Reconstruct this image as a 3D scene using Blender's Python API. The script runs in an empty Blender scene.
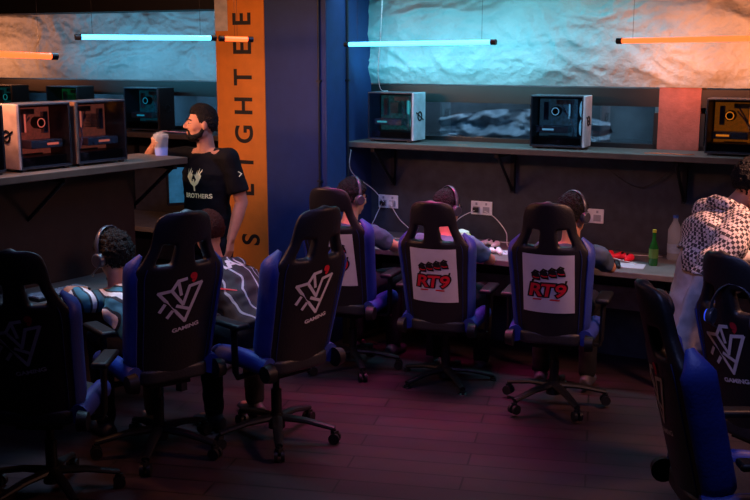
import bpy,bmesh,math,random
from mathutils import Vector,Matrix,noise
from mathutils.bvhtree import BVHTree
random.seed(7)
S=bpy.context.scene; C=S.collection
V=Vector; PI=math.pi
H=2.1; FP=1050.0; PITCH=math.atan(198/1050)
# ---------------------------------------------------------------- helpers
def lin(h):
    h=h.lstrip('#'); o=[]
    for i in (0,2,4):
        c=int(h[i:i+2],16)/255; o.append(c/12.92 if c<=.04045 else ((c+.055)/1.055)**2.4)
    return (*o,1)
MATS={}
def mat(name,col,rough=.6,metal=0,var=.25,scale=12,bump=.0,bscale=60,emit=None,es=0,spec=.5,coat=0,dist=.02):
    if name in MATS: return MATS[name]
    m=bpy.data.materials.new(name); m.use_nodes=True; nt=m.node_tree; N=nt.nodes; L=nt.links
    p=N['Principled BSDF']; c=lin(col) if isinstance(col,str) else col
    tc=N.new('ShaderNodeTexCoord'); nz=N.new('ShaderNodeTexNoise'); nz.inputs['Scale'].default_value=scale; nz.inputs['Detail'].default_value=4
    L.new(tc.outputs['Object'],nz.inputs['Vector'])
    r=N.new('ShaderNodeValToRGB'); r.color_ramp.elements[0].position=.3; r.color_ramp.elements[1].position=.7
    r.color_ramp.elements[0].color=(c[0]*(1-var),c[1]*(1-var),c[2]*(1-var),1)
    r.color_ramp.elements[1].color=(min(1,c[0]*(1+var)),min(1,c[1]*(1+var)),min(1,c[2]*(1+var)),1)
    L.new(nz.outputs['Fac'],r.inputs['Fac']); L.new(r.outputs['Color'],p.inputs['Base Color'])
    p.inputs['Roughness'].default_value=rough; p.inputs['Metallic'].default_value=metal
    p.inputs['Specular IOR Level'].default_value=spec; p.inputs['Coat Weight'].default_value=coat
    if bump>0:
        n2=N.new('ShaderNodeTexNoise'); n2.inputs['Scale'].default_value=bscale; n2.inputs['Detail'].default_value=6
        L.new(tc.outputs['Object'],n2.inputs['Vector']); b=N.new('ShaderNodeBump'); b.inputs['Strength'].default_value=bump; b.inputs['Distance'].default_value=dist
        L.new(n2.outputs['Fac'],b.inputs['Height']); L.new(b.outputs['Normal'],p.inputs['Normal'])
    if emit:
        p.inputs['Emission Color'].default_value=lin(emit) if isinstance(emit,str) else emit
        p.inputs['Emission Strength'].default_value=es
    MATS[name]=m; return m
def glassmat(name,col,mix=.25,rough=.05,milk=0):
    if name in MATS: return MATS[name]
    m=bpy.data.materials.new(name); m.use_nodes=True; nt=m.node_tree; N=nt.nodes; L=nt.links; N.clear()
    o=N.new('ShaderNodeOutputMaterial'); t=N.new('ShaderNodeBsdfTransparent'); t.inputs[0].default_value=lin(col)
    g=N.new('ShaderNodeBsdfDiffuse' if milk else 'ShaderNodeBsdfGlossy'); g.inputs['Roughness'].default_value=rough; g.inputs[0].default_value=(.85,.9,.95,1)
    tc=N.new('ShaderNodeTexCoord'); nz=N.new('ShaderNodeTexNoise'); nz.inputs['Scale'].default_value=5; L.new(tc.outputs['Object'],nz.inputs['Vector'])
    mr=N.new('ShaderNodeMapRange'); mr.inputs['To Min'].default_value=mix*.6; mr.inputs['To Max'].default_value=mix*1.3
    L.new(nz.outputs['Fac'],mr.inputs['Value'])
    x=N.new('ShaderNodeMixShader'); L.new(mr.outputs[0],x.inputs[0]); L.new(t.outputs[0],x.inputs[1]); L.new(g.outputs[0],x.inputs[2]); L.new(x.outputs[0],o.inputs[0])
    MATS[name]=m; return m
def box(bm,c,s,M=None):
    m=Matrix.Translation(V(c))@(M.to_4x4() if M else Matrix.Identity(4))@Matrix.Diagonal((*s,1))
    bmesh.ops.create_cube(bm,size=1,matrix=m)
def frame_from(d):
    d=d.normalized(); a=V((0,0,1)) if abs(d.z)<.9 else V((1,0,0)); x=a.cross(d).normalized(); return x,d.cross(x)
def cyl(bm,a,b,r1,r2=None,seg=14):
    a=V(a);b=V(b); r2=r1 if r2 is None else r2
    if (b-a).length<1e-6: return
    x,y=frame_from(b-a); A=[];B=[]
    for i in range(seg):
        t=2*PI*i/seg; o=x*math.cos(t)+y*math.sin(t); A.append(bm.verts.new(a+o*r1)); B.append(bm.verts.new(b+o*r2))
    for i in range(seg):
        j=(i+1)%seg; bm.faces.new((A[i],A[j],B[j],B[i]))
    bm.faces.new(A[::-1]); bm.faces.new(B)
def sph(bm,c,r,M=None,u=16,v=10):
    if not hasattr(r,'__len__'): r=(r,r,r)
    m=Matrix.Translation(V(c))@(M.to_4x4() if M else Matrix.Identity(4))@Matrix.Diagonal((*r,1))
    bmesh.ops.create_uvsphere(bm,u_segments=u,v_segments=v,radius=1,matrix=m)
def limb(bm,pts,rs):
    for i,p in enumerate(pts):
        sph(bm,p,rs[i],u=12,v=8)
        if i: cyl(bm,pts[i-1],p,rs[i-1],rs[i],12)
def tube(bm,pts,r,seg=8,rings=None):
    pts=[V(p) for p in pts]; n=len(pts); prev=None; R=[]
    for i,p in enumerate(pts):
        d=(pts[min(i+1,n-1)]-pts[max(i-1,0)]).normalized()
        if prev is None: x,y=frame_from(d)
        else:
            x=(prev-d*prev.dot(d)).normalized(); y=d.cross(x)
        prev=x; rr=r[i] if hasattr(r,'__len__') else r
        if not hasattr(rr,'__len__'): rr=(rr,rr)
        R.append([bm.verts.new(p+x*rr[0]*math.cos(2*PI*k/seg)+y*rr[1]*math.sin(2*PI*k/seg)) for k in range(seg)])
    for i in range(n-1):
        for k in range(seg):
            j=(k+1)%seg; bm.faces.new((R[i][k],R[i][j],R[i+1][j],R[i+1][k]))
    bm.faces.new(R[0][::-1]); bm.faces.new(R[-1])
def eltube(bm,pts,rx,ry,right,seg=20):
    pts=[V(p) for p in pts]; n=len(pts); R=[]
    for i,p in enumerate(pts):
        d=(pts[min(i+1,n-1)]-pts[max(i-1,0)]).normalized(); x=(right-d*right.dot(d)).normalized(); y=d.cross(x)
        R.append([bm.verts.new(p+x*rx[i]*math.cos(2*PI*k/seg)+y*ry[i]*math.sin(2*PI*k/seg)) for k in range(seg)])
    for i in range(n-1):
        for k in range(seg):
            j=(k+1)%seg; bm.faces.new((R[i][k],R[i][j],R[i+1][j],R[i+1][k]))
    bm.faces.new(R[0][::-1]); bm.faces.new(R[-1])
def lathe(bm,prof,c=(0,0,0),seg=20):
    c=V(c); R=[]
    for r,z in prof: R.append([bm.verts.new(c+V((max(r,1e-4)*math.cos(2*PI*k/seg),max(r,1e-4)*math.sin(2*PI*k/seg),z))) for k in range(seg)])
    for i in range(len(R)-1):
        for k in range(seg):
            j=(k+1)%seg; bm.faces.new((R[i][k],R[i][j],R[i+1][j],R[i+1][k]))
    bm.faces.new(R[0][::-1]); bm.faces.new(R[-1])
def spline(pts,n=6):
    pts=[V(p) for p in pts]; out=[]
    for i in range(len(pts)-1):
        p0=pts[max(i-1,0)];p1=pts[i];p2=pts[i+1];p3=pts[min(i+2,len(pts)-1)]
        for k in range(n):
            t=k/n; out.append(.5*((2*p1)+(p2-p0)*t+(2*p0-5*p1+4*p2-p3)*t*t+(3*p1-p0-3*p2+p3)*t**3))
    out.append(pts[-1]); return out
def obj(name,bm,m,parent=None,smooth=True,bevel=0,norm=True,sharp=38):
    if norm: bmesh.ops.recalc_face_normals(bm,faces=bm.faces)
    me=bpy.data.meshes.new(name); bm.to_mesh(me); bm.free()
    if smooth:
        me.polygons.foreach_set('use_smooth',[True]*len(me.polygons))
        if sharp: me.set_sharp_from_angle(angle=math.radians(sharp))
    me.materials.append(m); o=bpy.data.objects.new(name,me); C.objects.link(o)
    if parent: o.parent=parent
    if bevel:
        b=o.modifiers.new('bevel','BEVEL'); b.width=bevel; b.segments=2; b.limit_method='ANGLE'; b.angle_limit=math.radians(40)
    return o
def bake(o,smooth=True):
    dg=bpy.context.evaluated_depsgraph_get(); dg.update()
    me=bpy.data.meshes.new_from_object(o.evaluated_get(dg)); o.modifiers.clear(); o.data=me
    if smooth: me.polygons.foreach_set('use_smooth',[True]*len(me.polygons))
    return o
def fuse(name,bm,m,parent,voxel=.008,it=5,wrinkle=0,wscale=9):
    o=obj(name,bm,m,None)
    r=o.modifiers.new('r','REMESH'); r.mode='VOXEL'; r.voxel_size=voxel
    s=o.modifiers.new('s','SMOOTH'); s.iterations=it; s.factor=.5
    bake(o)
    if wrinkle:
        for v in o.data.vertices:
            n=v.normal; q=V((v.co.x*wscale,v.co.y*wscale,v.co.z*wscale*1.6))
            v.co+=n*wrinkle*(noise.noise(q)+.5*noise.noise(q*2.3))
    o.data.name=name
    if parent: o.parent=parent
    return o
def T(o,label=None,cat=None,group=None,kind=None):
    if label: o['label']=label
    if cat: o['category']=cat
    if group: o['group']=group
    if kind: o['kind']=kind
    return o
def thing(name,label,cat,loc=(0,0,0),rz=0,group=None):
    o=bpy.data.objects.new(name,None); C.objects.link(o); o.location=loc; o.rotation_euler=(0,0,rz); o.empty_display_size=.1
    return T(o,label,cat,group)
def dup(root,loc,rz,label,group=None,sc=1):
    r=root.copy(); C.objects.link(r); r.location=loc; r.rotation_euler=(0,0,rz); r['label']=label; r.scale=(sc,sc,sc)
    if group: r['group']=group
    for ch in [o for o in C.objects if o.parent==root]:
        c=ch.copy(); C.objects.link(c); c.parent=r
        for g in [o for o in C.objects if o.parent==ch]:
            d=g.copy(); C.objects.link(d); d.parent=c
    return r
def B(): return bmesh.new()
def text2d(s,size,off=0,sx=1):
    cu=bpy.data.curves.new('t','FONT'); cu.body=s; cu.size=size; cu.align_x='CENTER'; cu.align_y='CENTER'; cu.offset=off
    o=bpy.data.objects.new('t',cu); C.objects.link(o); dg=bpy.context.evaluated_depsgraph_get(); dg.update()
    me=bpy.data.meshes.new_from_object(o.evaluated_get(dg)); vs=[(v.co.x*sx,v.co.y) for v in me.vertices]; fs=[tuple(p.vertices) for p in me.polygons]
    bpy.data.objects.remove(o); bpy.data.meshes.remove(me); return vs,fs
def stroke2d(pts,w):
    vs=[];fs=[]
    for a,b in zip(pts[:-1],pts[1:]):
        a=V((a[0],a[1]));b=V((b[0],b[1])); d=(b-a).normalized(); n=V((-d.y,d.x))*w/2; e=d*w*.3; k=len(vs)
        vs+=[tuple(a-e+n),tuple(a-e-n),tuple(b+e-n),tuple(b+e+n)]; fs.append((k,k+1,k+2,k+3))
    return vs,fs
def ell2d(cx,cy,rx,ry,n=14):
    return [(cx+rx*math.cos(2*PI*i/n),cy+ry*math.sin(2*PI*i/n)) for i in range(n)],[tuple(range(n))]
def put2d(bm,shape,fn,dx=0,dy=0):
    vs,fs=shape; vv=[bm.verts.new(fn(x+dx,y+dy)) for x,y in vs]
    for f in fs:
        try: bm.faces.new([vv[i] for i in f])
        except ValueError: pass
# ---------------------------------------------------------------- materials
black=mat('black_plastic','#0e0f13',.5,bump=.05,spec=.35)
leather=mat('black_leather','#15151b',.48,bump=.12,bscale=90,var=.15)
leather_seat=mat('charcoal_leather','#1b1c24',.5,bump=.12,bscale=90)
blue_l=mat('blue_leather','#26398a',.5,bump=.1,bscale=80,var=.12)
white_p=mat('white_print','#bfbbc6',.6,var=.06)
emblem_p=mat('grey_white_print','#c6c3cf',.6,var=.06)
red_p=mat('red_print','#c4162c',.6,var=.08)
black_p=mat('black_print','#0a0a0c',.6)
metal=mat('dark_metal','#2a2c30',.35,metal=.8)
skin=mat('skin','#ae7d66',.6,var=.12,scale=20,spec=.35)
hair=mat('black_hair','#0d0b0b',.7,bump=1,bscale=120,spec=.25)
hairb=mat('brown_hair','#3a1812',.75,bump=.8,bscale=160,spec=.15)
tee=mat('black_cotton','#0b0b0f',.85,bump=.1,spec=.2)
trous=mat('dark_denim','#15171e',.85,bump=.15,bscale=150,spec=.2)
shoe_m=mat('shoe','#34343e',.6)
shelfm=mat('shelf_laminate','#4a4440',.5,bump=.05,var=.2)
deskm=mat('desk_laminate','#6a6866',.42,bump=.04,var=.18)
cablew=mat('white_cable','#d8d8dc',.5)
cableb=mat('black_cable','#0b0b0d',.5)
caser=mat('white_case','#b4bcc6',.4)
glass=glassmat('tinted_glass','#c3cad4',.07)
wglass=glassmat('window_glass','#c4d0d8',.10)
clear=glassmat('clear_plastic','#e6ecf0',.28,.3,milk=1)
# ---------------------------------------------------------------- frames
A27=-math.radians(27)
MW=Matrix.Translation((.283,7.854,0))@Matrix.Rotation(A27,4,'Z')
ML=Matrix.Translation((-1.16,6.5,0))@Matrix.Rotation(math.radians(54.7),4,'Z')
def onW(o): o.matrix_world=MW@o.matrix_basis; return o
def struct(name,bm,m,M=None,**k):
    o=obj(name,bm,m,**k); o['kind']='structure'
    if M is not None: o.matrix_world=M
    return o
# ---------------------------------------------------------------- gaming chair
WT=[(0,.185),(.1,.205),(.25,.212),(.4,.22),(.5,.228),(.56,.226),(.62,.185),(.68,.158),(.76,.150),(.81,.137),(.845,.105),(.862,.05)]
def wd(h):
    for (a,x),(b,y) in zip(WT[:-1],WT[1:]):
        if h<=b: t=(h-a)/(b-a); t=t*t*(3-2*t)*.5+t*.5; return x+(y-x)*t
    return WT[-1][1]
TI=math.radians(14); BO=V((0,-.22,.44)); BD=V((0,-math.sin(TI),math.cos(TI))); BN=V((0,-math.cos(TI),-math.sin(TI)))
def BS(x,h,off=0):
    s=min(1.2,abs(x)/wd(min(max(h,0),.85))); c=.055*s**2.4
    return BO+V((x,0,0))+BD*h+BN*(off-c)
def make_chair(style):
    r=thing('gaming_chair','x','chair')
    bm=B(); cyl(bm,(0,0,.07),(0,0,.15),.045,.035)
    for k in range(5):
        t=2*PI*k/5+.3; e=V((math.cos(t),math.sin(t),0)); tube(bm,[e*.03+V((0,0,.125)),e*.16+V((0,0,.115)),e*.31+V((0,0,.082))],[(.03,.02),(.026,.016),(.02,.014)],10)
    obj('star_base',bm,black,r)
    for k in range(5):
        t=2*PI*k/5+.3; e=V((math.cos(t),math.sin(t),0)); s=V((-e.y,e.x,0)); bm=B(); c=e*.31+V((0,0,.03))
        for q in (-1,1): cyl(bm,c+s*.008*q,c+s*.026*q,.029,seg=16)
        cyl(bm,c+V((0,0,.0)),c+V((0,0,.05)),.009); box(bm,c+V((0,0,.03)),(.03,.03,.02)); obj('caster',bm,black,r)
    bm=B(); cyl(bm,(0,0,.13),(0,0,.28),.028); cyl(bm,(0,0,.28),(0,0,.40),.018); obj('gas_lift',bm,metal,r)
    bm=B(); box(bm,(0,-.02,.405),(.22,.26,.04)); tube(bm,[(.08,.02,.40),(.2,.03,.39),(.27,.03,.385)],.007,6); obj('tilt_mechanism',bm,metal,r,bevel=.006)
    bm=B(); box(bm,(0,.0,.465),(.38,.46,.09)); bmesh.ops.subdivide_edges(bm,edges=bm.edges,cuts=2,use_grid_fill=True)
    o=obj('seat',bm,leather_seat,r); ss=o.modifiers.new('s','SUBSURF'); ss.levels=2; ss.render_levels=2; bake(o)
    for q in (-1,1):
        bm=B(); tube(bm,spline([(q*.2,-.2,.475),(q*.215,0,.49),(q*.215,.15,.48),(q*.19,.24,.455)],5),[(.045,.05)]*15+[(.03,.035)],12); obj('seat_bolster',bm,blue_l,r)
    bm=B(); NH,NC=36,20; G=[]
    for j in range(NH+1):
        h=.862*j/NH; G.append([bm.verts.new(BS((2*i/NC-1)*wd(h),h)) for i in range(NC+1)])
    for j in range(NH):
        for i in range(NC):
            hc=.862*(j+.5)/NH; sc=abs(2*(i+.5)/NC-1)
            if .61<hc<.685 and .25<sc<.72: continue
            bm.faces.new((G[j][i],G[j][i+1],G[j+1][i+1],G[j+1][i]))
    bmesh.ops.delete(bm,geom=[v for v in bm.verts if not v.link_faces],context='VERTS')
    o=obj('backrest',bm,leather,r)
    n=sum((p.normal.y*p.area for p in o.data.polygons))
    so=o.modifiers.new('so','SOLIDIFY'); so.thickness=.05; so.offset=-1 if n<0 else 1
    sb=o.modifiers.new('sb','SUBSURF'); sb.levels=1; sb.render_levels=1; bake(o)
    for q in (-1,1):
        bm=B(); pts=[];rs=[]
        for k in range(22):
            h=.02+.60*k/21; pts.append(BS(q*(wd(h)-.012),h,-.06)); f=min(1,k/3+.35,(21-k)/4+.25); rs.append((.066*f,.030*f))
        tube(bm,pts,[(a,b) for a,b in rs],12); obj('side_bolster',bm,blue_l,r)
        bm=B(); cyl(bm,(q*.205,-.225,.455),(q*.25,-.225,.455),.05,.042,18); obj('hinge_cover',bm,black,r)
        bm=B(); tube(bm,[(q*.16,-.02,.40),(q*.26,-.02,.40),(q*.272,-.02,.43),(q*.276,-.02,.66)],[(.02,.014)]*3+[(.022,.016)],10); a=obj('armrest',bm,black,r)
        bm=B(); box(bm,(q*.276,.02,.675),(.08,.25,.03)); obj('arm_pad',bm,black,a,bevel=.012)
        bm=B(); tube(bm,[BS(q*wd(.02+.035*k)*.80,.02+.035*k,.001) for k in range(17)],.0022,6); obj('piping',bm,mat('piping_blue','#1c2a60',.5),r)
    bm=B(); sph(bm,BS(0,.755,-.085),(.11,.03,.05),Matrix.Rotation(TI,3,'X')); obj('head_pillow',bm,leather_seat,r)
    if style=='panel':
        cz=.375; bm=B(); n1,n2=10,8; G=[[bm.verts.new(BS(-.145+.29*i/n1,cz-.18+.36*j/n2,.004)) for i in range(n1+1)] for j in range(n2+1)]
        for j in range(n2):
            for i in range(n1): bm.faces.new((G[j][i],G[j][i+1],G[j+1][i+1],G[j+1][i]))
        p=obj('logo_panel',bm,white_p,r,norm=False)
        K=.90
        def f(o,dz=0): return lambda x,y:BS(x*K,cz+y*K,o)
        sk=lambda sh:([(x+.18*y,y) for x,y in sh[0]],sh[1])
        bm=B()
        for ch,dx in (('R',-.080),('T',-.005),('9',.076)): put2d(bm,sk(text2d(ch,.122,.012,1.15)),f(.006),dx,-.045)
        for i in range(4):
            x=-.078+.052*i; y=.055+.010*i; put2d(bm,ell2d(x,y,.026,.029),f(.006)); put2d(bm,([(x-.004,y-.028),(x+.032,y-.03),(x+.028,y+.002),(x,y+.01)],[(0,1,2,3)]),f(.0065)); put2d(bm,stroke2d([(x-.024,y+.014),(x-.002,y+.038),(x+.02,y+.028)],.011),f(.0067))
        put2d(bm,([(-.11,-.005),(.11,-.005),(.12,.028),(-.10,.03)],[(0,1,2,3)]),f(.0062)); obj('crest_black',bm,black_p,p,smooth=False,norm=False)  # black print: letter outlines, helmets and bar behind the red letters
        for ch,dx in (('R',-.080),('T',-.005),('9',.076)):
            bm=B(); put2d(bm,sk(text2d(ch,.122,.003,1.15)),f(.0085),dx,-.045); obj('red_letter',bm,red_p,p,smooth=False,norm=False)
        for i in range(4):
            x=-.078+.052*i; y=.055+.010*i; bm=B(); put2d(bm,stroke2d([(x-.016,y-.006),(x+.0,y-.012),(x+.022,y-.010)],.007),f(.0085)); obj('red_stripe',bm,red_p,p,smooth=False,norm=False)
        bm=B(); put2d(bm,([(-.10,-.112),(.07,-.112),(.075,-.102),(-.095,-.102)],[(0,1,2,3)]),f(.0085)); obj('red_underline',bm,red_p,p,smooth=False,norm=False)
    else:
        cz=.42; ca,sa=math.cos(.18),math.sin(.18)
        def f(o): return lambda x,y:BS((x*ca-y*sa)*1.05,cz+(x*sa+y*ca)*1.05,o)
        bm=B()
        for s in ([(-.105,.06),(-.002,-.105),(.10,.06),(.04,.06),(.0,-.02)],[(-.105,.06),(-.045,.06),(.0,-.02)],[(-.045,.06),(-.01,.10),(-.004,.03)],[(-.01,.10),(.03,.10)],[(-.085,.0),(-.11,-.03)],[(-.055,-.04),(-.08,-.065)],[(-.03,-.02),(.03,-.055)]):
            put2d(bm,stroke2d(s,.015),f(.004))
        obj('emblem',bm,emblem_p,r,smooth=False,norm=False)
        bm=B(); put2d(bm,text2d('GAMING',.026,.001,1.3),f(.004),0.0,-.14); obj('lettering',bm,emblem_p,r,smooth=False,norm=False)
        bm=B(); put2d(bm,text2d('9',.055,.005),f(.0045),.065,.095); obj('red_numeral',bm,red_p,r,smooth=False,norm=False)
    return r
cp=make_chair('panel'); cm=make_chair('mark')
dg=math.radians
GR='chairs with white crest panels'; GL='chairs with white line emblems'
def setc(c,loc,rz,label,g,sc=1): c.location=loc; c.rotation_euler=(0,0,rz); c['label']=label; c['group']=g; c.scale=(sc,sc,sc)
R3=(1.07,6.03,.02); R2=(.46,6.58,-.05); R1=(-.15,6.83,0)
L1=(-1.55,4.76,0); L2=(-1.15,5.32,0); L3=(-.54,5.50,0)
setc(cp,R3,dg(-19),'black and blue gaming chair with largest white crest panel, nearest the green bottle',GR)
dup(cp,R2,dg(-19),'black and blue gaming chair with white crest panel, middle of the back desk row',GR)
dup(cp,R1,dg(-22),'gaming chair with white crest panel closest to the pillar, half behind another chair',GR)
dup(cm,L2,dg(36),'gaming chair with line emblem below the standing man, blue left side showing',GL,1.06)
dup(cm,L3,dg(44),'gaming chair with line emblem leaning in front of the pillar',GL,1.05)
dup(cm,(1.38,3.76,0),dg(-90),'gaming chair turned side on at the lower right with blue edge',GL)
dup(cm,(1.80,4.50,0),dg(-62),'gaming chair cut by the right frame edge below the patterned scarf',GL)
setc(cm,L1,dg(0),'gaming chair with line emblem at the left edge of the view',GL,1.0)
# ---------------------------------------------------------------- people
def hand(bm,w,f,n,curl,side):
    w=V(w);f=V(f).normalized();n=V(n);n=(n-f*n.dot(f)).normalized(); s=f.cross(n)*side
    for o,L,k in ((.028,1.0,0),(.010,1.1,1),(-.009,1.03,2),(-.027,.82,3)):
        kn=w+f*.08+s*o; limb(bm,[w+s*o*.5+f*.01,kn],[.015,.0125]); p=kn; d=f.copy(); pts=[p];rs=[.0105]
        for q,l in enumerate((.04,.027,.02)):
            d=(Matrix.Rotation(curl*(1+.2*q),3,f.cross(n).normalized())@d); p=p+d*l*L; pts.append(p); rs.append(.0095-.001*q)
        limb(bm,pts,rs)
    b=w+f*.018+s*.02; d1=(f*.6+s*.7+n*.35).normalized(); d2=(f*.8+s*.15+n*.6).normalized()
    limb(bm,[b,b+d1*.04,b+d1*.04+d2*.03,b+d1*.04+d2*.055],[.014,.012,.0105,.009])
def headM(c,yaw,pitch,roll=0):
    return Matrix.Translation(V(c))@Matrix.Rotation(yaw,4,'Z')@Matrix.Rotation(pitch,4,'X')@Matrix.Rotation(roll,4,'Y')
def add_head(bm,M):
    R=M.to_3x3()
    def e(c,r,rot=None): sph(bm,M@V(c),r,R@rot if rot else R,24,16)
    e((0,-.012,.028),(.073,.094,.094)); e((0,.03,.0),(.060,.060,.085)); e((0,.026,-.05),(.050,.058,.054)); e((0,.062,-.088),(.020,.018,.017)); e((0,.066,.030),(.046,.021,.011))
    limb(bm,[M@V((0,.086,.022)),M@V((0,.107,-.014))],[.007,.011]); e((0,.102,-.02),(.013,.014,.010)); e((0,.082,-.050),(.022,.012,.0065)); e((0,.081,-.061),(.019,.012,.0075))
    for q in (-1,1): e((q*.036,.048,-.020),(.022,.026,.022)); e((q*.076,-.008,.0),(.009,.018,.030)); e((q*.010,.095,-.024),(.008,.009,.007)); e((q*.044,.0,-.050),(.018,.04,.03))
def face_parts(M,parent,beard=None,hm=hair):
    R=M.to_3x3()
    for q in (-1,1):
        bm=B(); sph(bm,M@V((q*.029,.079,.008)),(.012,.010,.005),R); e=obj('eye',bm,mat('eye_white','#8c827a',.3),parent)
        bm=B(); sph(bm,M@V((q*.029,.086,.008)),(.006,.005,.005),R); obj('iris',bm,black_p,e)
        bm=B(); tube(bm,[M@V((q*.014,.094,.027)),M@V((q*.034,.090,.033)),M@V((q*.050,.075,.028))],.004,6); obj('eyebrow',bm,hm,parent)
    if beard:
        bm=B()
        def e(c,r): sph(bm,M@V(c),r,R)
        e((0,.062,-.092),(.030,.026,.020)); e((0,.087,-.038),(.024,.010,.004)); e((0,.03,-.098),(.036,.04,.014))
        for q in (-1,1):
            limb(bm,[M@V((q*.020,.068,-.086)),M@V((q*.040,.044,-.078)),M@V((q*.055,.016,-.062)),M@V((q*.064,.002,-.034)),M@V((q*.070,-.004,-.004))],[.020,.019,.017,.013,.008]); limb(bm,[M@V((q*.018,.084,-.042)),M@V((q*.026,.077,-.062)),M@V((q*.022,.074,-.08))],[.006,.008,.012])
        fuse('beard',bm,hm,parent,.005,2,.001,60)
def add_hair(M,parent,m,style='short'):
    bm=B(); sph(bm,(0,0,0),1,None,72,48); k={'short':.009,'curly':.026,'quiff':.003,'tousled':.014}[style]
    for v in bm.verts:
        d=v.co.copy(); p=V((0,-.014,.032))+V((d.x*(.074+k),d.y*(.095+k),d.z*(.096+k))); y=p.y
        if y>.05: lim=.072
        elif y>.025: lim=.072-.055*(.05-y)/.025
        elif y>-.03: lim=.017-.02*(.025-y)/.055
        else: lim=-.003-.035*min(1,(-.03-y)/.04)
        lim+=.006*noise.noise(d*12)
        if style=='quiff' and p.z>.06:
            f=max(0,min(1,(p.y+.05)/.12)); g=min(1,(p.z-.06)/.03); p+=V((0,.004*f,.016*f+.004))*g
        if p.z<lim:
            t=min(1,(lim-p.z)/.012); c=V((0,-.01,.0)); p=p.lerp(c+(p-c)*.80,t)
        if style in('curly','tousled'): a=1 if style=='curly' else .6; p+=d*a*(.016*noise.noise(d*7)+.014*noise.noise(d*15))
        else: p+=d*(.006*noise.noise(V((d.x*22,d.y*6,d.z*8)))+.003*noise.noise(d*30))
        v.co=M@p
    return obj('hair',bm,m,parent,sharp=0)
def shoe(parent,a,fd,m=shoe_m):
    a=V(a); fd=V(fd).normalized(); s=V((-fd.y,fd.x,0)); bm=B()
    eltube(bm,[a-fd*.07+V((0,0,.04)),a+V((0,0,.05)),a+fd*.08+V((0,0,.035)),a+fd*.17+V((0,0,.03))],[.034,.042,.046,.03],[.04,.05,.034,.022],s); limb(bm,[a+V((0,0,.05)),a+V((0,0,.1))],[.045,.045])
    fuse('shoe',bm,m,parent,.011,3)
def project_decal(name,target,shapes,O,X,Z,D,m,off=.004):
    bmt=bmesh.new(); bmt.from_mesh(target.data); bv=BVHTree.FromBMesh(bmt); X=V(X).normalized();Z=V(Z).normalized();D=V(D).normalized();O=V(O)
    bm=B()
    def fn(x,y):
        p=O+X*x+Z*y-D*.6; h=bv.ray_cast(p,D); return (h[0]-D*off) if h[0] else O+X*x+Z*y
    for sh in shapes: put2d(bm,sh,fn)
    bmt.free(); return obj(name,bm,m,target.parent,smooth=False,norm=False)
def seated(label,loc,rz,head,yaw,pitch,shirt,skm,hm,hs,long_sleeve=False,armz=.79,reach=.36,shoes=shoe_m,px=.04):
    r=thing('person',label,'person',loc,rz)
    head=V(head); M=headM(head,yaw,pitch); nb=head+V((0,-.06,-.165)); pel=V((0,max(-.06,min(px,nb.y-.35)),.59)); X=V((1,0,0))
    p=[pel+V((0,0,-.07)),pel+V((0,0,.04)),pel.lerp(nb,.4)+V((0,-.05,.01)),pel.lerp(nb,.72)+V((0,-.05,.0)),nb+V((0,-.01,-.02))]
    sh={q:nb+V((q*.165,.01,-.055)) for q in (-1,1)}
    el={q:V((q*.25+nb.x*.5,sh[q].y+.13,max(.82,sh[q].z-.22))) for q in (-1,1)}; wr={q:V((q*.15,sh[q].y+reach,armz)) for q in (-1,1)}
    bm=B(); eltube(bm,p,[.14,.15,.135,.155,.09],[.10,.105,.095,.1,.06],X); limb(bm,[nb,head+V((0,-.015,-.06))],[.055,.052]); add_head(bm,M)
    for q in (-1,1):
        limb(bm,[nb+V((0,0,-.02)),sh[q]],[.05,.05]); limb(bm,[sh[q],el[q],wr[q]],[.052,.038,.026]); hand(bm,wr[q],(-.2*q,1,-.05),(0,-.1,-1),.3,-q)
        limb(bm,[V((q*.09,pel.y,.57)),V((q*.15,.40,.56)),V((q*.14,.38,.10))],[.082,.052,.036]); limb(bm,[V((q*.14,.36,.06)),V((q*.15,.5,.04))],[.036,.026])
    fuse('body',bm,skm,r,.0095,3)
    bm=B(); eltube(bm,p,[.16,.172,.158,.18,.095],[.12,.128,.118,.12,.07],X)
    for q in (-1,1):
        limb(bm,[nb+V((0,-.01,-.035)),sh[q]],[.055,.066]); m2=sh[q].lerp(el[q],.75); limb(bm,[sh[q],sh[q].lerp(el[q],.5)],[.066,.058]); cyl(bm,sh[q].lerp(el[q],.45),m2,.06,.06)
        if long_sleeve: limb(bm,[m2,el[q],el[q].lerp(wr[q],.85)],[.055,.05,.038])
    top=fuse('shirt',bm,shirt,r,.013,3,.011)
    bm=B(); eltube(bm,[pel+V((0,-.02,-.09)),pel+V((0,0,.05))],[.165,.165],[.13,.12],X)
    for q in (-1,1): limb(bm,[V((q*.09,pel.y,.585)),V((q*.15,.41,.565)),V((q*.145,.385,.11))],[.097,.07,.058])
    fuse('trousers',bm,trous,r,.016,3,.005)
    for q in (-1,1): shoe(r,(q*.145,.38,.0),(q*.1,1,0),shoes)
    add_hair(M,r,hm,hs); face_parts(M,r)
    MR=Matrix.Translation(V(loc))@Matrix.Rotation(rz,4,'Z')@M
    return r,top,MR
def ringtube(bm,c,R,r,ax='x',n=20):
    c=V(c); pts=[]
    for i in range(n+1):
        t=2*PI*i/n
        o={'x':V((0,math.cos(t),math.sin(t))),'y':V((math.cos(t),0,math.sin(t))),'z':V((math.cos(t),math.sin(t),0))}[ax]
        pts.append(c+o*R)
    tube(bm,pts,r,6)
hsm=mat('headset_plastic','#363944',.3)
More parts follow.
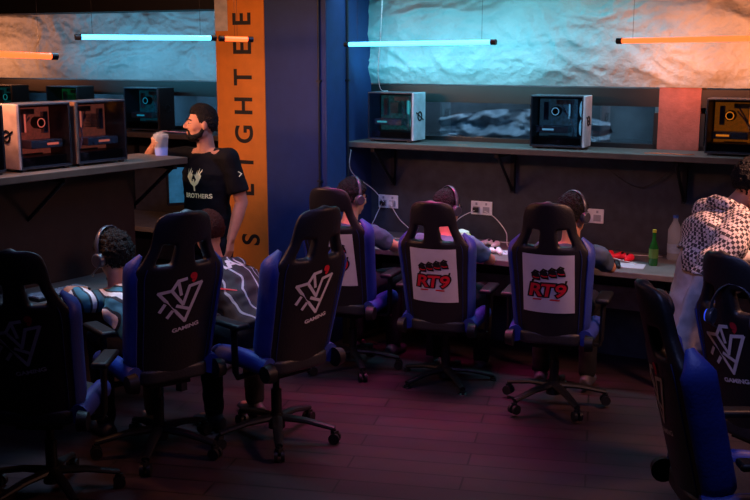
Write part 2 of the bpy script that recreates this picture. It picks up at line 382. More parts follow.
def headset(label,M,m=hsm,lit=None):
    r=thing('headset',label,'headset'); r.matrix_world=M
    bm=B(); tube(bm,[V((.096*math.cos(t),-.005,.02+.130*math.sin(t))) for t in [PI*k/18 for k in range(19)]],[(.013,.006)]*19,8); obj('headband',bm,m,r)
    for q in (-1,1):
        bm=B(); cyl(bm,(q*.080,-.002,.0),(q*.110,-.002,.0),.038,.032,20); obj('ear_cup',bm,m,r,bevel=.006)
        if lit: bm=B(); ringtube(bm,(q*.112,-.002,0),.024,.004,'x'); obj('light_ring',bm,lit,r)
    bm=B(); tube(bm,spline([(-.1,.0,-.03),(-.095,.06,-.06),(-.05,.105,-.07)],6),.004,6); obj('microphone',bm,m,r)
def wavejersey(name,sc,di,cols,pos):
    m=bpy.data.materials.new(name); m.use_nodes=True; N=m.node_tree.nodes; L=m.node_tree.links; p=N['Principled BSDF']
    tc=N.new('ShaderNodeTexCoord'); w=N.new('ShaderNodeTexWave'); w.inputs['Scale'].default_value=sc; w.inputs['Distortion'].default_value=di; w.inputs['Detail'].default_value=1; L.new(tc.outputs['Object'],w.inputs[0])
    r=N.new('ShaderNodeValToRGB'); r.color_ramp.interpolation='CONSTANT'; e=r.color_ramp.elements; e[0].color=lin(cols[0]); e[1].position=pos[1]; e[1].color=lin(cols[2]); x=e.new(pos[0]); x.color=lin(cols[1])
    L.new(w.outputs['Fac'],r.inputs[0]); L.new(r.outputs[0],p.inputs['Base Color']); p.inputs['Roughness'].default_value=.7; return m
def pattern():
    m=bpy.data.materials.new('checked_cloth'); m.use_nodes=True; N=m.node_tree.nodes; L=m.node_tree.links; p=N['Principled BSDF']
    tc=N.new('ShaderNodeTexCoord'); mp=N.new('ShaderNodeMapping'); mp.inputs['Rotation'].default_value=(.78,.1,.3); L.new(tc.outputs['Object'],mp.inputs[0])
    c=N.new('ShaderNodeTexChecker'); c.inputs['Scale'].default_value=60; c.inputs[1].default_value=lin('#d2c8c0'); c.inputs[2].default_value=lin('#3a3436'); L.new(mp.outputs[0],c.inputs[0])
    L.new(c.outputs[0],p.inputs['Base Color']); p.inputs['Roughness'].default_value=.85; return m
jer=wavejersey('striped_jersey',3.6,7,('#2a7a92','#16303f','#eef4f6'),(.35,.78)); pat=pattern()
darkj=wavejersey('line_jersey',4.5,9,('#12141c','#1c2030','#a4aebe'),(.55,.95))
bluetee=mat('slate_shirt','#33465f',.8,bump=.1); tealtee=mat('teal_shirt','#4a6c84',.8,bump=.1)
p1,t1,m1=seated('seated person in striped team jersey with curly black hair, below the left shelf',L2,dg(36),(-.05,.40,1.0),.35,-.25,jer,skin,hair,'curly',reach=.26,px=.08)
headset('black headset on the curly-haired player',m1@Matrix.Diagonal((1.15,1.15,1.15,1)))
p2,t2,m2=seated('seated person in dark jersey with white lettering, leaning toward the left desk',L3,dg(44),(.0,.60,1.08),.2,-.3,darkj,skin,hairb,'short',reach=.26,px=.14)
project_decal('lettering',t2,[text2d('HANJI',.11,.004,1.1)],(.02,.40,.90),(1,0,0),(0,.7,.7),(0,.7,-.7),white_p)
project_decal('shoulder_stripe',t2,[stroke2d([(-.15,.02),(-.1,-.04),(.1,-.04),(.15,.02)],.008)],(.0,.29,.80),(1,0,0),(0,.7,.7),(0,.7,-.7),red_p)
p3,t3,m3=seated('seated person in headset behind the chair nearest the pillar',R1,dg(-22),(-.04,.10,1.14),-.6,-.15,bluetee,skin,hair,'tousled')
headset('black headset worn by the player nearest the pillar',m3)
p4,t4,m4=seated('seated person in blue shirt behind the middle crest-panel chair',R2,dg(-19),(-.04,.14,1.15),-.6,-.15,tealtee,skin,hair,'short')
headset('black headset worn by the player in the middle chair',m4)
p5,t5,m5=seated('seated person mostly hidden behind the largest crest-panel chair',R3,dg(-19),(.06,.12,1.13),-.5,-.1,bluetee,skin,hair,'tousled')
headset('black headset worn by the player at the chair nearest the green bottle',m5)
# standing man
MAN=(-1.10,6.86,0); MRZ=dg(150)
r=thing('person','standing person in black printed t-shirt drinking through a straw beside the banner','person',MAN,MRZ)
X=V((1,0,0)); hM=headM((.015,.03,1.635),dg(-40),dg(5)); nb=V((0,0,1.465))
spine=[V((0,0,.86)),V((0,0,.95)),V((0,.01,1.12)),V((0,.005,1.32)),V((0,-.01,1.445))]
bm=B(); eltube(bm,spine,[.15,.16,.14,.165,.10],[.11,.115,.1,.11,.065],X); limb(bm,[nb,V((.01,.01,1.575))],[.060,.056]); add_head(bm,hM)
sR=V((.18,0,1.42)); eR=V((.345,.18,1.40)); wR=V((.19,.25,1.54)); sL=V((-.18,0,1.425)); eL=V((-.245,-.04,1.14)); wL=V((-.22,.05,.91))
for s,e,w_ in ((sR,eR,wR),(sL,eL,wL)): limb(bm,[nb+V((0,0,-.03)),s],[.055,.06]); limb(bm,[s,s.lerp(e,.5),e,e.lerp(w_,.4),w_],[.056,.052,.042,.042,.028])
hand(bm,wR,(-.30,.85,-.05),(-.95,-.15,0),.42,1); hand(bm,wL,(.05,.15,-1),(1,.1,0),.3,1)
for q in (-1,1): limb(bm,[V((q*.085,0,.9)),V((q*.1,.02,.5)),V((q*.11,-.01,.09))],[.085,.055,.038]); limb(bm,[V((q*.11,-.01,.05)),V((q*.13,.14,.035))],[.036,.026])
fuse('body',bm,skin,r,.0055,3)
bm=B(); eltube(bm,[V((0,0,.82))]+spine[1:],[.175,.178,.162,.185,.105],[.135,.135,.125,.13,.075],X)
for s,e in ((sR,eR),(sL,eL)): limb(bm,[V((0,-.01,1.43)),s],[.058,.07]); limb(bm,[s,s.lerp(e,.4)],[.07,.066]); cyl(bm,s.lerp(e,.35),s.lerp(e,.78 if s is sL else .60),.066,.07)
top=fuse('shirt',bm,tee,r,.010,3,.007)
wing=[(-.004,-.055),(-.03,-.035),(-.052,.005),(-.056,.06),(-.04,.03),(-.034,.065),(-.024,.025),(-.018,.05),(-.010,.012),(-.004,.03)]
wings=[([(x*sgn,y) for x,y in wing],[(0,1,9),(1,2,8),(1,8,9),(2,3,4),(2,4,6),(4,5,6),(2,6,8),(6,7,8)]) for sgn in (-1,1)]
wings.append(stroke2d([(0,-.08),(0,-.01)],.012))
cr=mat('cream_print','#f0d8a0',.6,emit='#f0d8a0',es=.12)  # slight emission brightens the print, which is no lamp
project_decal('chest_emblem',top,wings,(.0,.1,1.30),(-1,0,0),(0,0,1),(0,-1,0),cr)
project_decal('chest_lettering',top,[text2d('BROTHERS',.040,.001)],(-.02,.1,1.185),(-1,0,0),(0,0,1),(0,-1,0),cr)
project_decal('sleeve_badge',top,[stroke2d([(-.012,-.015),(.012,0),(-.012,.015)],.006)],(-.2,.0,1.33),(0,-1,0),(0,0,1),(1,0,0),cr)
bm=B(); eltube(bm,[V((0,0,.8)),V((0,0,.96))],[.165,.165],[.12,.12],X)
for q in (-1,1): limb(bm,[V((q*.085,0,.88)),V((q*.1,.02,.5)),V((q*.11,-.01,.12))],[.1,.072,.058])
fuse('trousers',bm,trous,r,.014,3,.005)
for q in (-1,1): shoe(r,(q*.11,-.01,0),(q*.15,1,0))
add_hair(hM,r,hair,'quiff'); face_parts(hM,r,True)
CL=V((.10,.325,1.42)); cw=Matrix.Translation(MAN)@Matrix.Rotation(MRZ,4,'Z')@Matrix.Translation(CL)
cup=thing('drink_cup','clear plastic cup of purple drink with a straw held by the standing man','cup'); cup.matrix_world=cw
bm=B(); lathe(bm,[(.036,0),(.047,.15),(.049,.152),(.049,.156)]); obj('cup_wall',bm,clear,cup)
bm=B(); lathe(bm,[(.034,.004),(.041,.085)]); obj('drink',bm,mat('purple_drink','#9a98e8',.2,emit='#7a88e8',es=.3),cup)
bm=B(); lathe(bm,[(.049,.156),(.047,.17),(.02,.185)]); obj('lid',bm,clear,cup)
mo=hM@V((0,.094,-.056))-CL; bm=B(); tube(bm,[V((.0,.01,.03)),V((0,-.01,.175)),V((0,-.02,.19)),mo],.0035,8); obj('straw',bm,mat('straw','#d8a0a0',.4),cup)
# person at right with patterned scarf
RP=(1.63,5.06,0); r=thing('person','standing person in white clothing with checked scarf, cut by right edge','person',RP,dg(-74))
hM=headM((.05,.20,1.465),.1,dg(-20)); nb=V((0,.11,1.33)); spine=[V((0,-.02,.86)),V((0,-.02,.95)),V((0,.0,1.10)),V((0,.04,1.23)),V((0,.09,1.31))]
sR=V((.17,.06,1.28)); eR=V((.24,-.15,1.08)); wR=V((.22,.09,1.00)); sL=V((-.16,.10,1.29)); eL=V((-.23,.2,1.06)); wL=V((-.14,.42,1.05))
bm=B(); eltube(bm,spine,[.15,.16,.14,.165,.10],[.10,.105,.095,.10,.065],X); limb(bm,[nb,V((.03,.16,1.40))],[.056,.052]); add_head(bm,hM)
for s,e,w_,q in ((sR,eR,wR,1),(sL,eL,wL,-1)): limb(bm,[nb+V((0,0,-.03)),s],[.05,.055]); limb(bm,[s,e,w_],[.052,.038,.026]); hand(bm,w_,(0,1,-.15),(-q,0,-.2),.35,-1)
for q in (-1,1): limb(bm,[V((q*.085,-.02,.9)),V((q*.1,.02,.5)),V((q*.11,-.01,.09))],[.085,.055,.038]); limb(bm,[V((q*.11,-.01,.05)),V((q*.13,.14,.035))],[.036,.026])
fuse('body',bm,skin,r,.008,3)
wcl=mat('white_cotton','#b8b0b4',.85,bump=.3,bscale=14)
bm=B(); eltube(bm,[V((0,-.05,.66)),V((0,-.04,.85))]+spine[1:],[.20,.185,.175,.16,.178,.105],[.15,.14,.125,.115,.118,.075],X)
for s,e,w_ in ((sR,eR,wR),(sL,eL,wL)): limb(bm,[nb+V((0,-.03,-.04)),s],[.05,.064]); limb(bm,[s,e,e.lerp(w_,.70)],[.068,.060,.048])
eltube(bm,[eR+V((-.01,-.0,.03)),V((.22,-.18,.95)),V((.20,-.20,.78)),V((.19,-.18,.68))],[.055,.08,.10,.12],[.045,.03,.02,.015],V((0,1,0)))
top=fuse('shirt',bm,wcl,r,.011,4,.006,8)
for v in top.data.vertices: v.co+=v.normal*.004*math.sin(v.co.y*70+v.co.z*14+4*noise.noise(v.co*4))*(1 if v.co.z<1.15 else .3)
bm=B(); bm.from_mesh(top.data); bm.normal_update(); kill=[]
for f in bm.faces:
    c=f.calc_center_median(); lo=1.02+(.10 if c.x<0 else .0)+.35*max(0,-.02-c.y)
    if c.z<lo or (c-wR).length<.15: kill.append(f)
bmesh.ops.delete(bm,geom=kill,context='FACES')
for v in bm.verts:
    fold=math.sin((v.co.y*40)+(v.co.z*22)+2*noise.noise(v.co*4)); v.co+=v.normal*(.018+.008*fold)
bm.normal_update(); bmesh.ops.smooth_vert(bm,verts=bm.verts,factor=.4,use_axis_x=True,use_axis_y=True,use_axis_z=True)
o=obj('checked_scarf',bm,pat,r,sharp=0); so=o.modifiers.new('s','SOLIDIFY'); so.thickness=.004; so.offset=0
bm=B(); limb(bm,[V((-.08,.15,1.36)),V((-.02,.03,1.385)),V((.07,.05,1.38)),V((.085,.13,1.34)),V((.02,.19,1.29))],[.026,.03,.03,.028,.022]); fuse('scarf_roll',bm,pat,r,.009,2,.01,14)
bm=B(); eltube(bm,[V((0,-.02,.8)),V((0,0,.96))],[.165,.165],[.12,.12],X)
for q in (-1,1): limb(bm,[V((q*.085,0,.88)),V((q*.1,.02,.5)),V((q*.11,-.01,.12))],[.1,.072,.058])
fuse('trousers',bm,trous,r,.014,3,.005)
for q in (-1,1): shoe(r,(q*.11,-.01,0),(q*.15,1,0))
add_hair(hM,r,hair,'tousled'); face_parts(hM,r)
headset('black headset with blue light rings hung on the right edge chair',Matrix.Translation((1.50,4.27,1.0))@Matrix.Rotation(dg(-40),4,'Z'),hsm,mat('ring_blue','#3060ff',.5,emit='#3858ff',es=.5))
# ---------------------------------------------------------------- room
def floor_mat():
    m=bpy.data.materials.new('dark_planks'); m.use_nodes=True; nt=m.node_tree;N=nt.nodes;L=nt.links;p=N['Principled BSDF']
    tc=N.new('ShaderNodeTexCoord'); mp=N.new('ShaderNodeMapping'); mp.inputs['Rotation'].default_value=(0,0,math.radians(12)); L.new(tc.outputs['Object'],mp.inputs[0])
    br=N.new('ShaderNodeTexBrick'); br.inputs['Scale'].default_value=1; br.inputs['Brick Width'].default_value=1.2; br.inputs['Row Height'].default_value=.16; br.inputs['Mortar Size'].default_value=.005
    br.inputs['Color1'].default_value=lin('#3c2e34'); br.inputs['Color2'].default_value=lin('#32262c'); br.inputs['Mortar'].default_value=lin('#120e10')
    L.new(mp.outputs[0],br.inputs[0]); nz=N.new('ShaderNodeTexNoise'); nz.inputs['Scale'].default_value=8; L.new(mp.outputs[0],nz.inputs[0])
    mx=N.new('ShaderNodeMix'); mx.data_type='RGBA'; mx.blend_type='MULTIPLY'; mx.inputs[0].default_value=.5; L.new(br.outputs[0],mx.inputs[6]); L.new(nz.outputs['Color'],mx.inputs[7])
    L.new(mx.outputs[2],p.inputs['Base Color']); p.inputs['Roughness'].default_value=.5; p.inputs['Specular IOR Level'].default_value=.3; return m
bm=B(); box(bm,(0,5,-.05),(14,12,.1)); struct('floor',bm,floor_mat(),smooth=False)
bm=B(); box(bm,(0,5,2.95),(14,12,.1)); struct('ceiling',bm,mat('dark_ceiling','#0c0d10',.9),smooth=False)
lowwall=mat('dark_wall','#33363f',.8,bump=.15,bscale=25,var=.25)
rough=mat('trowelled_plaster','#8a9394',.65,bump=.7,bscale=16,var=.16,scale=3,dist=.03)
bm=B(); box(bm,(-.5,.1,.73),(11,.2,1.46)); struct('wall_back',bm,lowwall,MW,smooth=False)
bm=B(); nx,nz_=560,80; G=[]
for j in range(nz_+1):
    row=[]
    for i in range(nx+1):
        x=-6+i*11/nx; z=1.87+j*1.05/nz_
        q=V((x*2.0,z*3.0,0)); q2=q+V((noise.noise(q*.8),noise.noise(q*.8+V((5,5,0))),0))*1.2
        d=.034*(1-abs(noise.noise(q2)))**3+.020*(1-abs(noise.noise(q2*2.6+V((3,1,0)))))**3+.012*(1-abs(noise.noise(q*6)))**2
        row.append(bm.verts.new((x,-d*min(1,(z-1.86)*8),z)))
    G.append(row)
for j in range(nz_):
    for i in range(nx): bm.faces.new((G[j][i],G[j][i+1],G[j+1][i+1],G[j+1][i]))
struct('wall_back_upper',bm,rough,MW,sharp=0)
bm=B()
for a,b in ((1.80,2.07),(-1.6,-.44)): box(bm,((a+b)/2,.1,1.665),(b-a,.2,.41))
struct('wall_back_pier',bm,mat('lit_pier_plaster','#8a4e44',.8,bump=.2,var=.25),MW,smooth=False)  # orange lamp light on the pier is put into the plaster colour
bm=B(); box(bm,(-.5,.75,1.7),(11,.04,.6)); box(bm,(-.5,.45,1.45),(11,.6,.02)); box(bm,(-.5,.45,1.9),(11,.6,.02))
struct('wall_back_niche',bm,mat('niche_paint','#5a666e',.6,var=.8,scale=2.5),MW,smooth=False)
k=0
for a,b in ((-.44,1.80),(2.07,5.0),(-6,-1.6)):
    k+=1
    bm=B(); box(bm,((a+b)/2,.03,1.80),(b-a,.05,.12))
    for x in (a+.015,b-.015): box(bm,(x,.03,1.58),(.03,.05,.24))
    box(bm,((a+b)/2,.03,1.475),(b-a,.05,.03))
    fr=struct('window_%d'%k,bm,mat('black_frame','#08090b',.5),MW,smooth=False)
    bm=B(); box(bm,((a+b)/2,.03,1.615),(b-a-.06,.006,.25)); obj('pane',bm,wglass,fr,smooth=False)
blue_paint=mat('navy_paint','#142c5c',.7,bump=.06,var=.1)
bm=B(); box(bm,(-.811,-.343,1.45),(.924,.686,2.9)); struct('wall_pillar',bm,blue_paint,MW,smooth=False)
bm=B(); box(bm,(-.5,-.012,.42),(11,.02,.16)); struct('baseboard_back',bm,mat('pale_board','#a5abb8',.6),MW,smooth=False)
bm=B(); box(bm,(-3.6,-.45,2.66),(4.6,.3,.5)); struct('trim_1',bm,mat('dark_beam','#0b0c0f',.8),MW,smooth=False)
for nm,c,s in (('wall_left',(-6.9,5,1.45),(.1,12,2.9)),('wall_right',(6.9,5,1.45),(.1,12,2.9)),('wall_front',(0,-.9,1.45),(14,.1,2.9))):
    bm=B(); box(bm,c,s); struct(nm,bm,lowwall,smooth=False)
bm=B(); box(bm,(-1.9,.42,.71),(3.6,.05,1.42)); struct('wall_partition',bm,mat('brown_board','#2c1f1b',.7,var=.2),ML,smooth=False)
# ---------------------------------------------------------------- banner
ban=thing('banner','tall orange banner with black upright lettering on the navy pillar','banner'); ban.matrix_world=MW
bm=B(); box(bm,(-1.06,-.69,1.55),(.42,.006,2.6)); obj('cloth',bm,mat('orange_cloth','#c9761c',.75,var=.08),ban,smooth=False)
bm=B(); box(bm,(-1.215,-.695,2.5),(.11,.004,.5)); obj('pale_strip',bm,mat('pale_cloth','#b9b5b0',.75),ban,smooth=False)
for i,ch in enumerate('EIGHTEEN'):
    bm=B(); put2d(bm,text2d(ch,.215,.005,.9),lambda x,y,i=i:V((-1.03-y,-.6955,1.10+.205*i+x))); obj('letter',bm,black_p,ban,smooth=False,norm=False)
bm=B(); put2d(bm,text2d('S',.215,.005,.9),lambda x,y:V((-.99-y,-.6955,.73+x))); obj('letter',bm,black_p,ban,smooth=False,norm=False)
for x,y,l in ((-.40,-.70,'thin dark conduit running up the right edge of the pillar front'),(-.335,-.40,'thin dark conduit on the side of the pillar next to the shelf end')):
    bm=B(); tube(bm,[(x,y,.05),(x,y,2.85)],.009,10)
    for z in (.5,1.2,1.9,2.5): box(bm,(x,y+.0,z),(.034,.024,.015))
    T(onW(obj('conduit_pipe',bm,mat('conduit','#0a0e18',.5))),l,'pipe')
# ---------------------------------------------------------------- shelves & desks
def shelf(name,label,M,x0,x1,y0,y1,z,m,brk):
    r=thing(name,label,'shelf'); r.matrix_world=M
    bm=B(); box(bm,((x0+x1)/2,(y0+y1)/2,z-.02),(x1-x0,y1-y0,.04)); obj('board',bm,m,r,smooth=False,bevel=.004)
    for x in brk:
        bm=B(); box(bm,(x,(y0+y1)/2,z-.055),(.03,y1-y0-.06,.03)); box(bm,(x,y1-.02,z-.2),(.03,.03,.3))
        tube(bm,[(x,y0+.06,z-.065),(x,y1-.03,z-.33)],.012,8); obj('bracket',bm,metal,r,smooth=False)
    return r
shelf('wall_shelf','long dark shelf along the back wall right of the pillar',MW,-.345,4.2,-.40,-.005,1.46,shelfm,(-.15,.8,2.0,3.2))
shelf('wall_shelf','far shelf on the back wall left of the banner pillar',MW,-5.6,-1.28,-.40,-.005,1.46,shelfm,(-5,-3.8,-2.6,-1.5))
def desk(label,M,x0,x1,y0,y1,legs):
    r=thing('desk',label,'desk'); r.matrix_world=M
    bm=B(); box(bm,((x0+x1)/2,(y0+y1)/2,.73),(x1-x0,y1-y0,.04)); obj('desktop',bm,deskm,r,smooth=False,bevel=.005)
    for x in legs:
        bm=B(); box(bm,(x,y0+.12,.355),(.05,.05,.71)); box(bm,(x,y1-.08,.355),(.05,.05,.71)); box(bm,(x,(y0+y1)/2,.68),(.05,y1-y0-.15,.05)); obj('leg',bm,metal,r,smooth=False)
desk('long grey desk under the right wall shelf littered with white cables',MW,-.345,4.2,-.70,-.01,(-.25,.42,1.2,2.0,3.0,4.0))
desk('far desk under the shelf left of the pillar',MW,-5.6,-1.28,-.70,-.01,(-5.4,-4,-2.7,-1.4))
shelf('counter_shelf','raised brown shelf at left carrying two towers in front of the standing man',ML,-3.4,0,0,.45,1.46,mat('warm_laminate','#55483f',.5,var=.2),(-3.0,-1.9,-.9,-.08))
desk('left desk below the raised brown shelf',ML,-3.4,-.05,-.15,.39,(-3.2,-1.7,-.15))
# ---------------------------------------------------------------- computers
def pc(label,M,loc,rz,glow,endm,flip=1,h=.34,d=.36,group='desktop computer towers',es=1.6,var=0,amb=.06):
    r=thing('computer_tower',label,'computer'); r.matrix_world=M@Matrix.Translation(loc)@Matrix.Rotation(rz,4,'Z'); r['group']=group
    w=.19; f=-flip; rnd=random.Random(var)
    bm=B(); box(bm,(-w/2+.005,0,h/2+.015),(.01,d,h)); box(bm,(0,0,.02),(w,d,.014)); box(bm,(0,0,h+.01),(w,d,.012)); box(bm,(0,-f*(d/2-.005),h/2+.015),(w,.01,h))
    for y in (-d/2+.006,d/2-.006): box(bm,(w/2-.006,y,h/2+.015),(.012,.012,h))
    for y in (-d/2+.03,d/2-.03):
        for x in (-.07,.07): box(bm,(x,y,.007),(.02,.03,.014))
    obj('case',bm,mat('case_grey','#3a3f48',.4),r,smooth=False,bevel=.002)
    bm=B(); box(bm,(0,f*(d/2+.004),h/2+.015),(w,.018,h)); fp=obj('front_panel',bm,endm,r,smooth=False,bevel=.004)
    bm=B(); ringtube(bm,(0,f*(d/2+.014),h*.55),.030,.006,'y'); tube(bm,[(-.055,f*(d/2+.014),h*.47),(.055,f*(d/2+.014),h*.63)],.005,6); obj('emblem',bm,black_p if endm is caser else metal,fp)
    bm=B(); box(bm,(w/2,0,h/2+.015),(.004,d-.01,h-.01)); obj('glass_panel',bm,glass,r,smooth=False)
    gm=mat('glow_%s_%s'%(glow.strip('#'),es),glow,.5,emit=glow,es=es)
    bd=mat('board_'+glow.strip('#'),glow,.5,var=.9,scale=38,emit=glow,es=amb)  # board tint and emission stand in for light inside the case
    bm=B(); box(bm,(-w/2+.02,-f*.03,h*.57),(.01,d*.72,h*.78)); obj('motherboard',bm,bd,r,smooth=False)
    bm=B(); box(bm,(-.065,-f*-.02,h*.9),(.03,.12,.03)); box(bm,(-.065,-f*.11,h*.72),(.04,.03,.12)); box(bm,(-.07,-f*.02,h*.22),(.02,.14,.012)); obj('heat_sink',bm,mat('sink','#9aa2ac',.35,metal=.4),r,smooth=False)
    bm=B(); gy=h*(.36+.06*rnd.random()); box(bm,(0,-f*.04,gy),(.1,d*.62,.045)); gc=obj('graphics_card',bm,mat('card','#7a828c',.35),r,smooth=False,bevel=.004)
    bm=B(); box(bm,(.0505,-f*(.04+.05*rnd.random()),gy),(.003,d*.22,.012)); obj('light_strip',bm,gm,gc,smooth=False)
    bm=B(); box(bm,(-.01,0,.05),(w-.03,d-.04,.05)); obj('power_shroud',bm,black,r,smooth=False)
    for z in (.36,.72):
        bm=B(); ringtube(bm,(.01,f*(d/2-.03),h*z+.02),.05,.004,'y'); ringtube(bm,(.01,f*(d/2-.03),h*z+.02),.018,.006,'y')
        for q in range(7):
            t=2*PI*q/7; box(bm,(.01+.034*math.cos(t),f*(d/2-.03),h*z+.02+.034*math.sin(t)),(.026,.003,.012),Matrix.Rotation(-t,3,'Y'))
        obj('fan',bm,gm,r)
    cy_=-f*(.02+.05*rnd.random())
    if var%2: bm=B(); cyl(bm,(-.07,cy_,h*.72),(-.02,cy_,h*.72),.034); ck=obj('cooler',bm,black,r); bm=B(); ringtube(bm,(-.019,cy_,h*.72),.024,.003,'x'); obj('light_ring',bm,gm,ck)
    else:
        bm=B()
        for q in range(9): box(bm,(-.04,cy_,h*.60+.009*q),(.06,.07,.004))
        obj('cooler',bm,mat('fin_metal','#9aa2aa',.3,metal=.8),r,smooth=False)
    for q in range(3):
        bm=B(); box(bm,(-.055,f*.05+.012*q,h*.72),(.025,.004,.1)); obj('memory_stick',bm,mat('memory','#8a96a0',.4) if q!=var%3 else gm,r,smooth=False)
    for q in range(2):
        a=rnd.random()*.04; bm=B(); tube(bm,spline([(-.04+.03*q,f*.09,.08),(.0,f*(.07+a),h*.4),(-.05,f*(.03+a),h*.6),(-.07,-f*.02,h*(.8+.1*q))],6),.005,6); obj('power_cable',bm,mat('sleeved','#a8adb6',.6),r)
    return r
R90=math.radians(-92)
pc('white-fronted tower with teal inner glow on shelf beside the pillar',MW,(-.04,-.21,1.46),R90,'#3a9a9a',caser,-1,var=2,es=2.5,amb=.2)
pc('white-fronted tower in the middle of the right wall shelf under the window band',MW,(1.19,-.21,1.46),R90+.08,'#5a8fa8',caser,-1,var=3,es=2.5,amb=.2)
pc('black tower with orange reflection put in as glow behind the patterned scarf at right end of shelf',MW,(2.34,-.20,1.46),R90,'#e07018',black,-1,var=1,amb=.4,es=2.5)  # inner glow stands in for orange light reflected by the black case
pc('black-framed tower with clear side nearest the drinking man',ML,(-.57,.20,1.46),math.radians(-90),'#c8604a',mat('mesh_front','#5b4236',.6,bump=.5,bscale=200),1,h=.35,d=.36,var=4,amb=.38,es=2)
pc('tower with pale front panel second on the raised left shelf',ML,(-.965,.20,1.46),math.radians(-90),'#e0604a',mat('warm_case','#9e8e90',.45),1,h=.35,d=.34,var=5,amb=.42,es=2.2)
pc('tower cut by the left edge of the frame on the raised shelf',ML,(-1.40,.20,1.46),math.radians(-90),'#5080b0',black,1,h=.35,d=.34,var=6,amb=.15)
for i,(x,g,l) in enumerate(((-2.30,'#1a7a8a','far tower on shelf just left of the drinking man'),(-3.15,'#208a48','far tower with green glow seen above the clear-sided tower'),(-3.9,'#1a7a70','far tower with teal glow at the left end of far shelf'))):
    pc(l,MW,(x,-.21,1.46),R90,g,black,-1,var=i+7,es=2.5,amb=.25)
def monitor(label,M,loc,rz,col,es):
    r=thing('monitor',label,'monitor'); r.matrix_world=M@Matrix.Translation(loc)@Matrix.Rotation(rz,4,'Z')
    bm=B(); box(bm,(0,0,.30),(.54,.025,.32)); box(bm,(0,.02,.3),(.3,.03,.18)); obj('housing',bm,black,r,smooth=False,bevel=.004)
    bm=B(); box(bm,(0,-.0145,.305),(.51,.003,.285)); obj('screen',bm,mat('screen_'+col.strip('#'),col,.3,emit=col,es=es,var=.7,scale=9),r,smooth=False)
    bm=B(); cyl(bm,(0,.03,.01),(0,.03,.26),.018); lathe(bm,[(.11,0),(.11,.008),(.03,.014)],(0,.03,0)); obj('stand',bm,black,r)
monitor('glowing blue monitor on far desk seen under the raised shelf end',MW,(-1.78,-.25,.75),.9,'#2a6f96',.35)
monitor('dim blue monitor on the far desk behind the partition',MW,(-2.9,-.3,.75),.1,'#1f4668',.4)
# ---------------------------------------------------------------- sheet in the niche
bm=B(); G=[]
for j in range(22):
    row=[]
    for i in range(81):
        x=.10+i*.0165; z=1.47+j*.0105; q=V((x*8,z*13,2)); d=.08*noise.noise(q)+.04*abs(noise.noise(q*2.7)); zz=1.46+(z-1.46)*(.65+.35*math.sin(PI*i/80))
        row.append(bm.verts.new((x,.26+d,zz)))
    G.append(row)
for j in range(21):
    for i in range(80): bm.faces.new((G[j][i],G[j][i+1],G[j+1][i+1],G[j+1][i]))
T(onW(obj('plastic_sheet',bm,mat('silver_sheet','#8494a0',.45,metal=.2),sharp=0)),'crumpled silvery sheet lying behind the window band above the desk','sheet')
# ---------------------------------------------------------------- led tubes
def unproj(px,py,Y):
    d=V(((px-375)/FP, math.cos(PITCH)+math.sin(PITCH)*(250-py)/FP, -math.sin(PITCH)+math.cos(PITCH)*(250-py)/FP))
    t=Y/d.y; return V((d.x*t,Y,H+d.z*t))
def led(label,a,b,col,es):
    mid=(a+b)/2; r=thing('led_tube_light',label,'light',mid,0,'hanging led tubes')
    a=a-mid;b=b-mid; d=(b-a).normalized()
    bm=B(); cyl(bm,a+d*.03,b-d*.03,.015,seg=12); obj('tube',bm,mat('led_'+col.strip('#'),col,.4,var=0,emit=col,es=es),r)
    for p,q in ((a,a+d*.035),(b-d*.035,b)):
        bm=B(); cyl(bm,p,q,.018); obj('end_cap',bm,black,r)
    for p in (a+d*.1,b-d*.1):
        bm=B(); tube(bm,[p+V((0,0,.012)),V((p.x,p.y,2.9-mid.z))],.0012,5); obj('hanging_wire',bm,cableb,r)
CY='#4cb4ec'; OR='#ff5426'
led('cyan tube lamp left of centre over the first white-fronted tower',unproj(345,44.5,7.35),unproj(496,42,6.75),CY,4.5)
led('orange tube lamp at top right cut by the frame edge',unproj(617,41,6.25),unproj(775,38,5.65),OR,3.2)
led('cyan tube lamp above the drinking man, left of banner',unproj(75,37,6.2),unproj(216,38,6.6),CY,4.5)
led('short orange tube lamp crossing in front of the banner top',unproj(219,38.5,6.62),unproj(253,39.5,6.7),OR,2.6)
led('orange tube lamp at far upper left corner of the view',unproj(-30,53,5.0),unproj(57,56.5,5.35),OR,3.2)
# ---------------------------------------------------------------- sockets
def socket(label,M,loc,n=2,col='#e6e6ea'):
    r=thing('wall_socket',label,'socket'); r.matrix_world=M@Matrix.Translation(loc); r['group']='wall sockets'
    bm=B(); box(bm,(0,-.006,0),(.165,.012,.10)); obj('plate',bm,mat('socket_'+col.strip('#'),col,.4),r,smooth=False,bevel=.004)
    for x in (-.038,.038):
        bm=B(); box(bm,(x,-.014,-.012),(.05,.006,.045)); box(bm,(x,-.014,.031),(.014,.006,.018)); obj('outlet',bm,mat('socket_grey','#9c9ca4',.4),r,smooth=False)
    for x in (-.038,.038)[:n]:
        bm=B(); box(bm,(x,-.033,-.012),(.038,.032,.036)); obj('plug',bm,cableb if x<0 else cablew,r,bevel=.005)
for t,l,n in ((-.20,'white double socket on the wall nearest the pillar',2),(.56,'white double socket on the wall above the middle chair',1),(1.38,'white double socket on the wall nearest the green bottle',1)):
    socket(l,MW,(t,0,.98),n)
socket('socket coloured as orange lit on the partition above the left desk',ML,(-1.22,.395,.93),1,'#d08858')  # orange lamp light is put into the plate colour
def cable(label,M,pts,m=cablew,r=.003):
    bm=B(); tube(bm,spline(pts,8),r,6); o=obj('cable',bm,m); o.matrix_world=M; T(o,label,'cable')
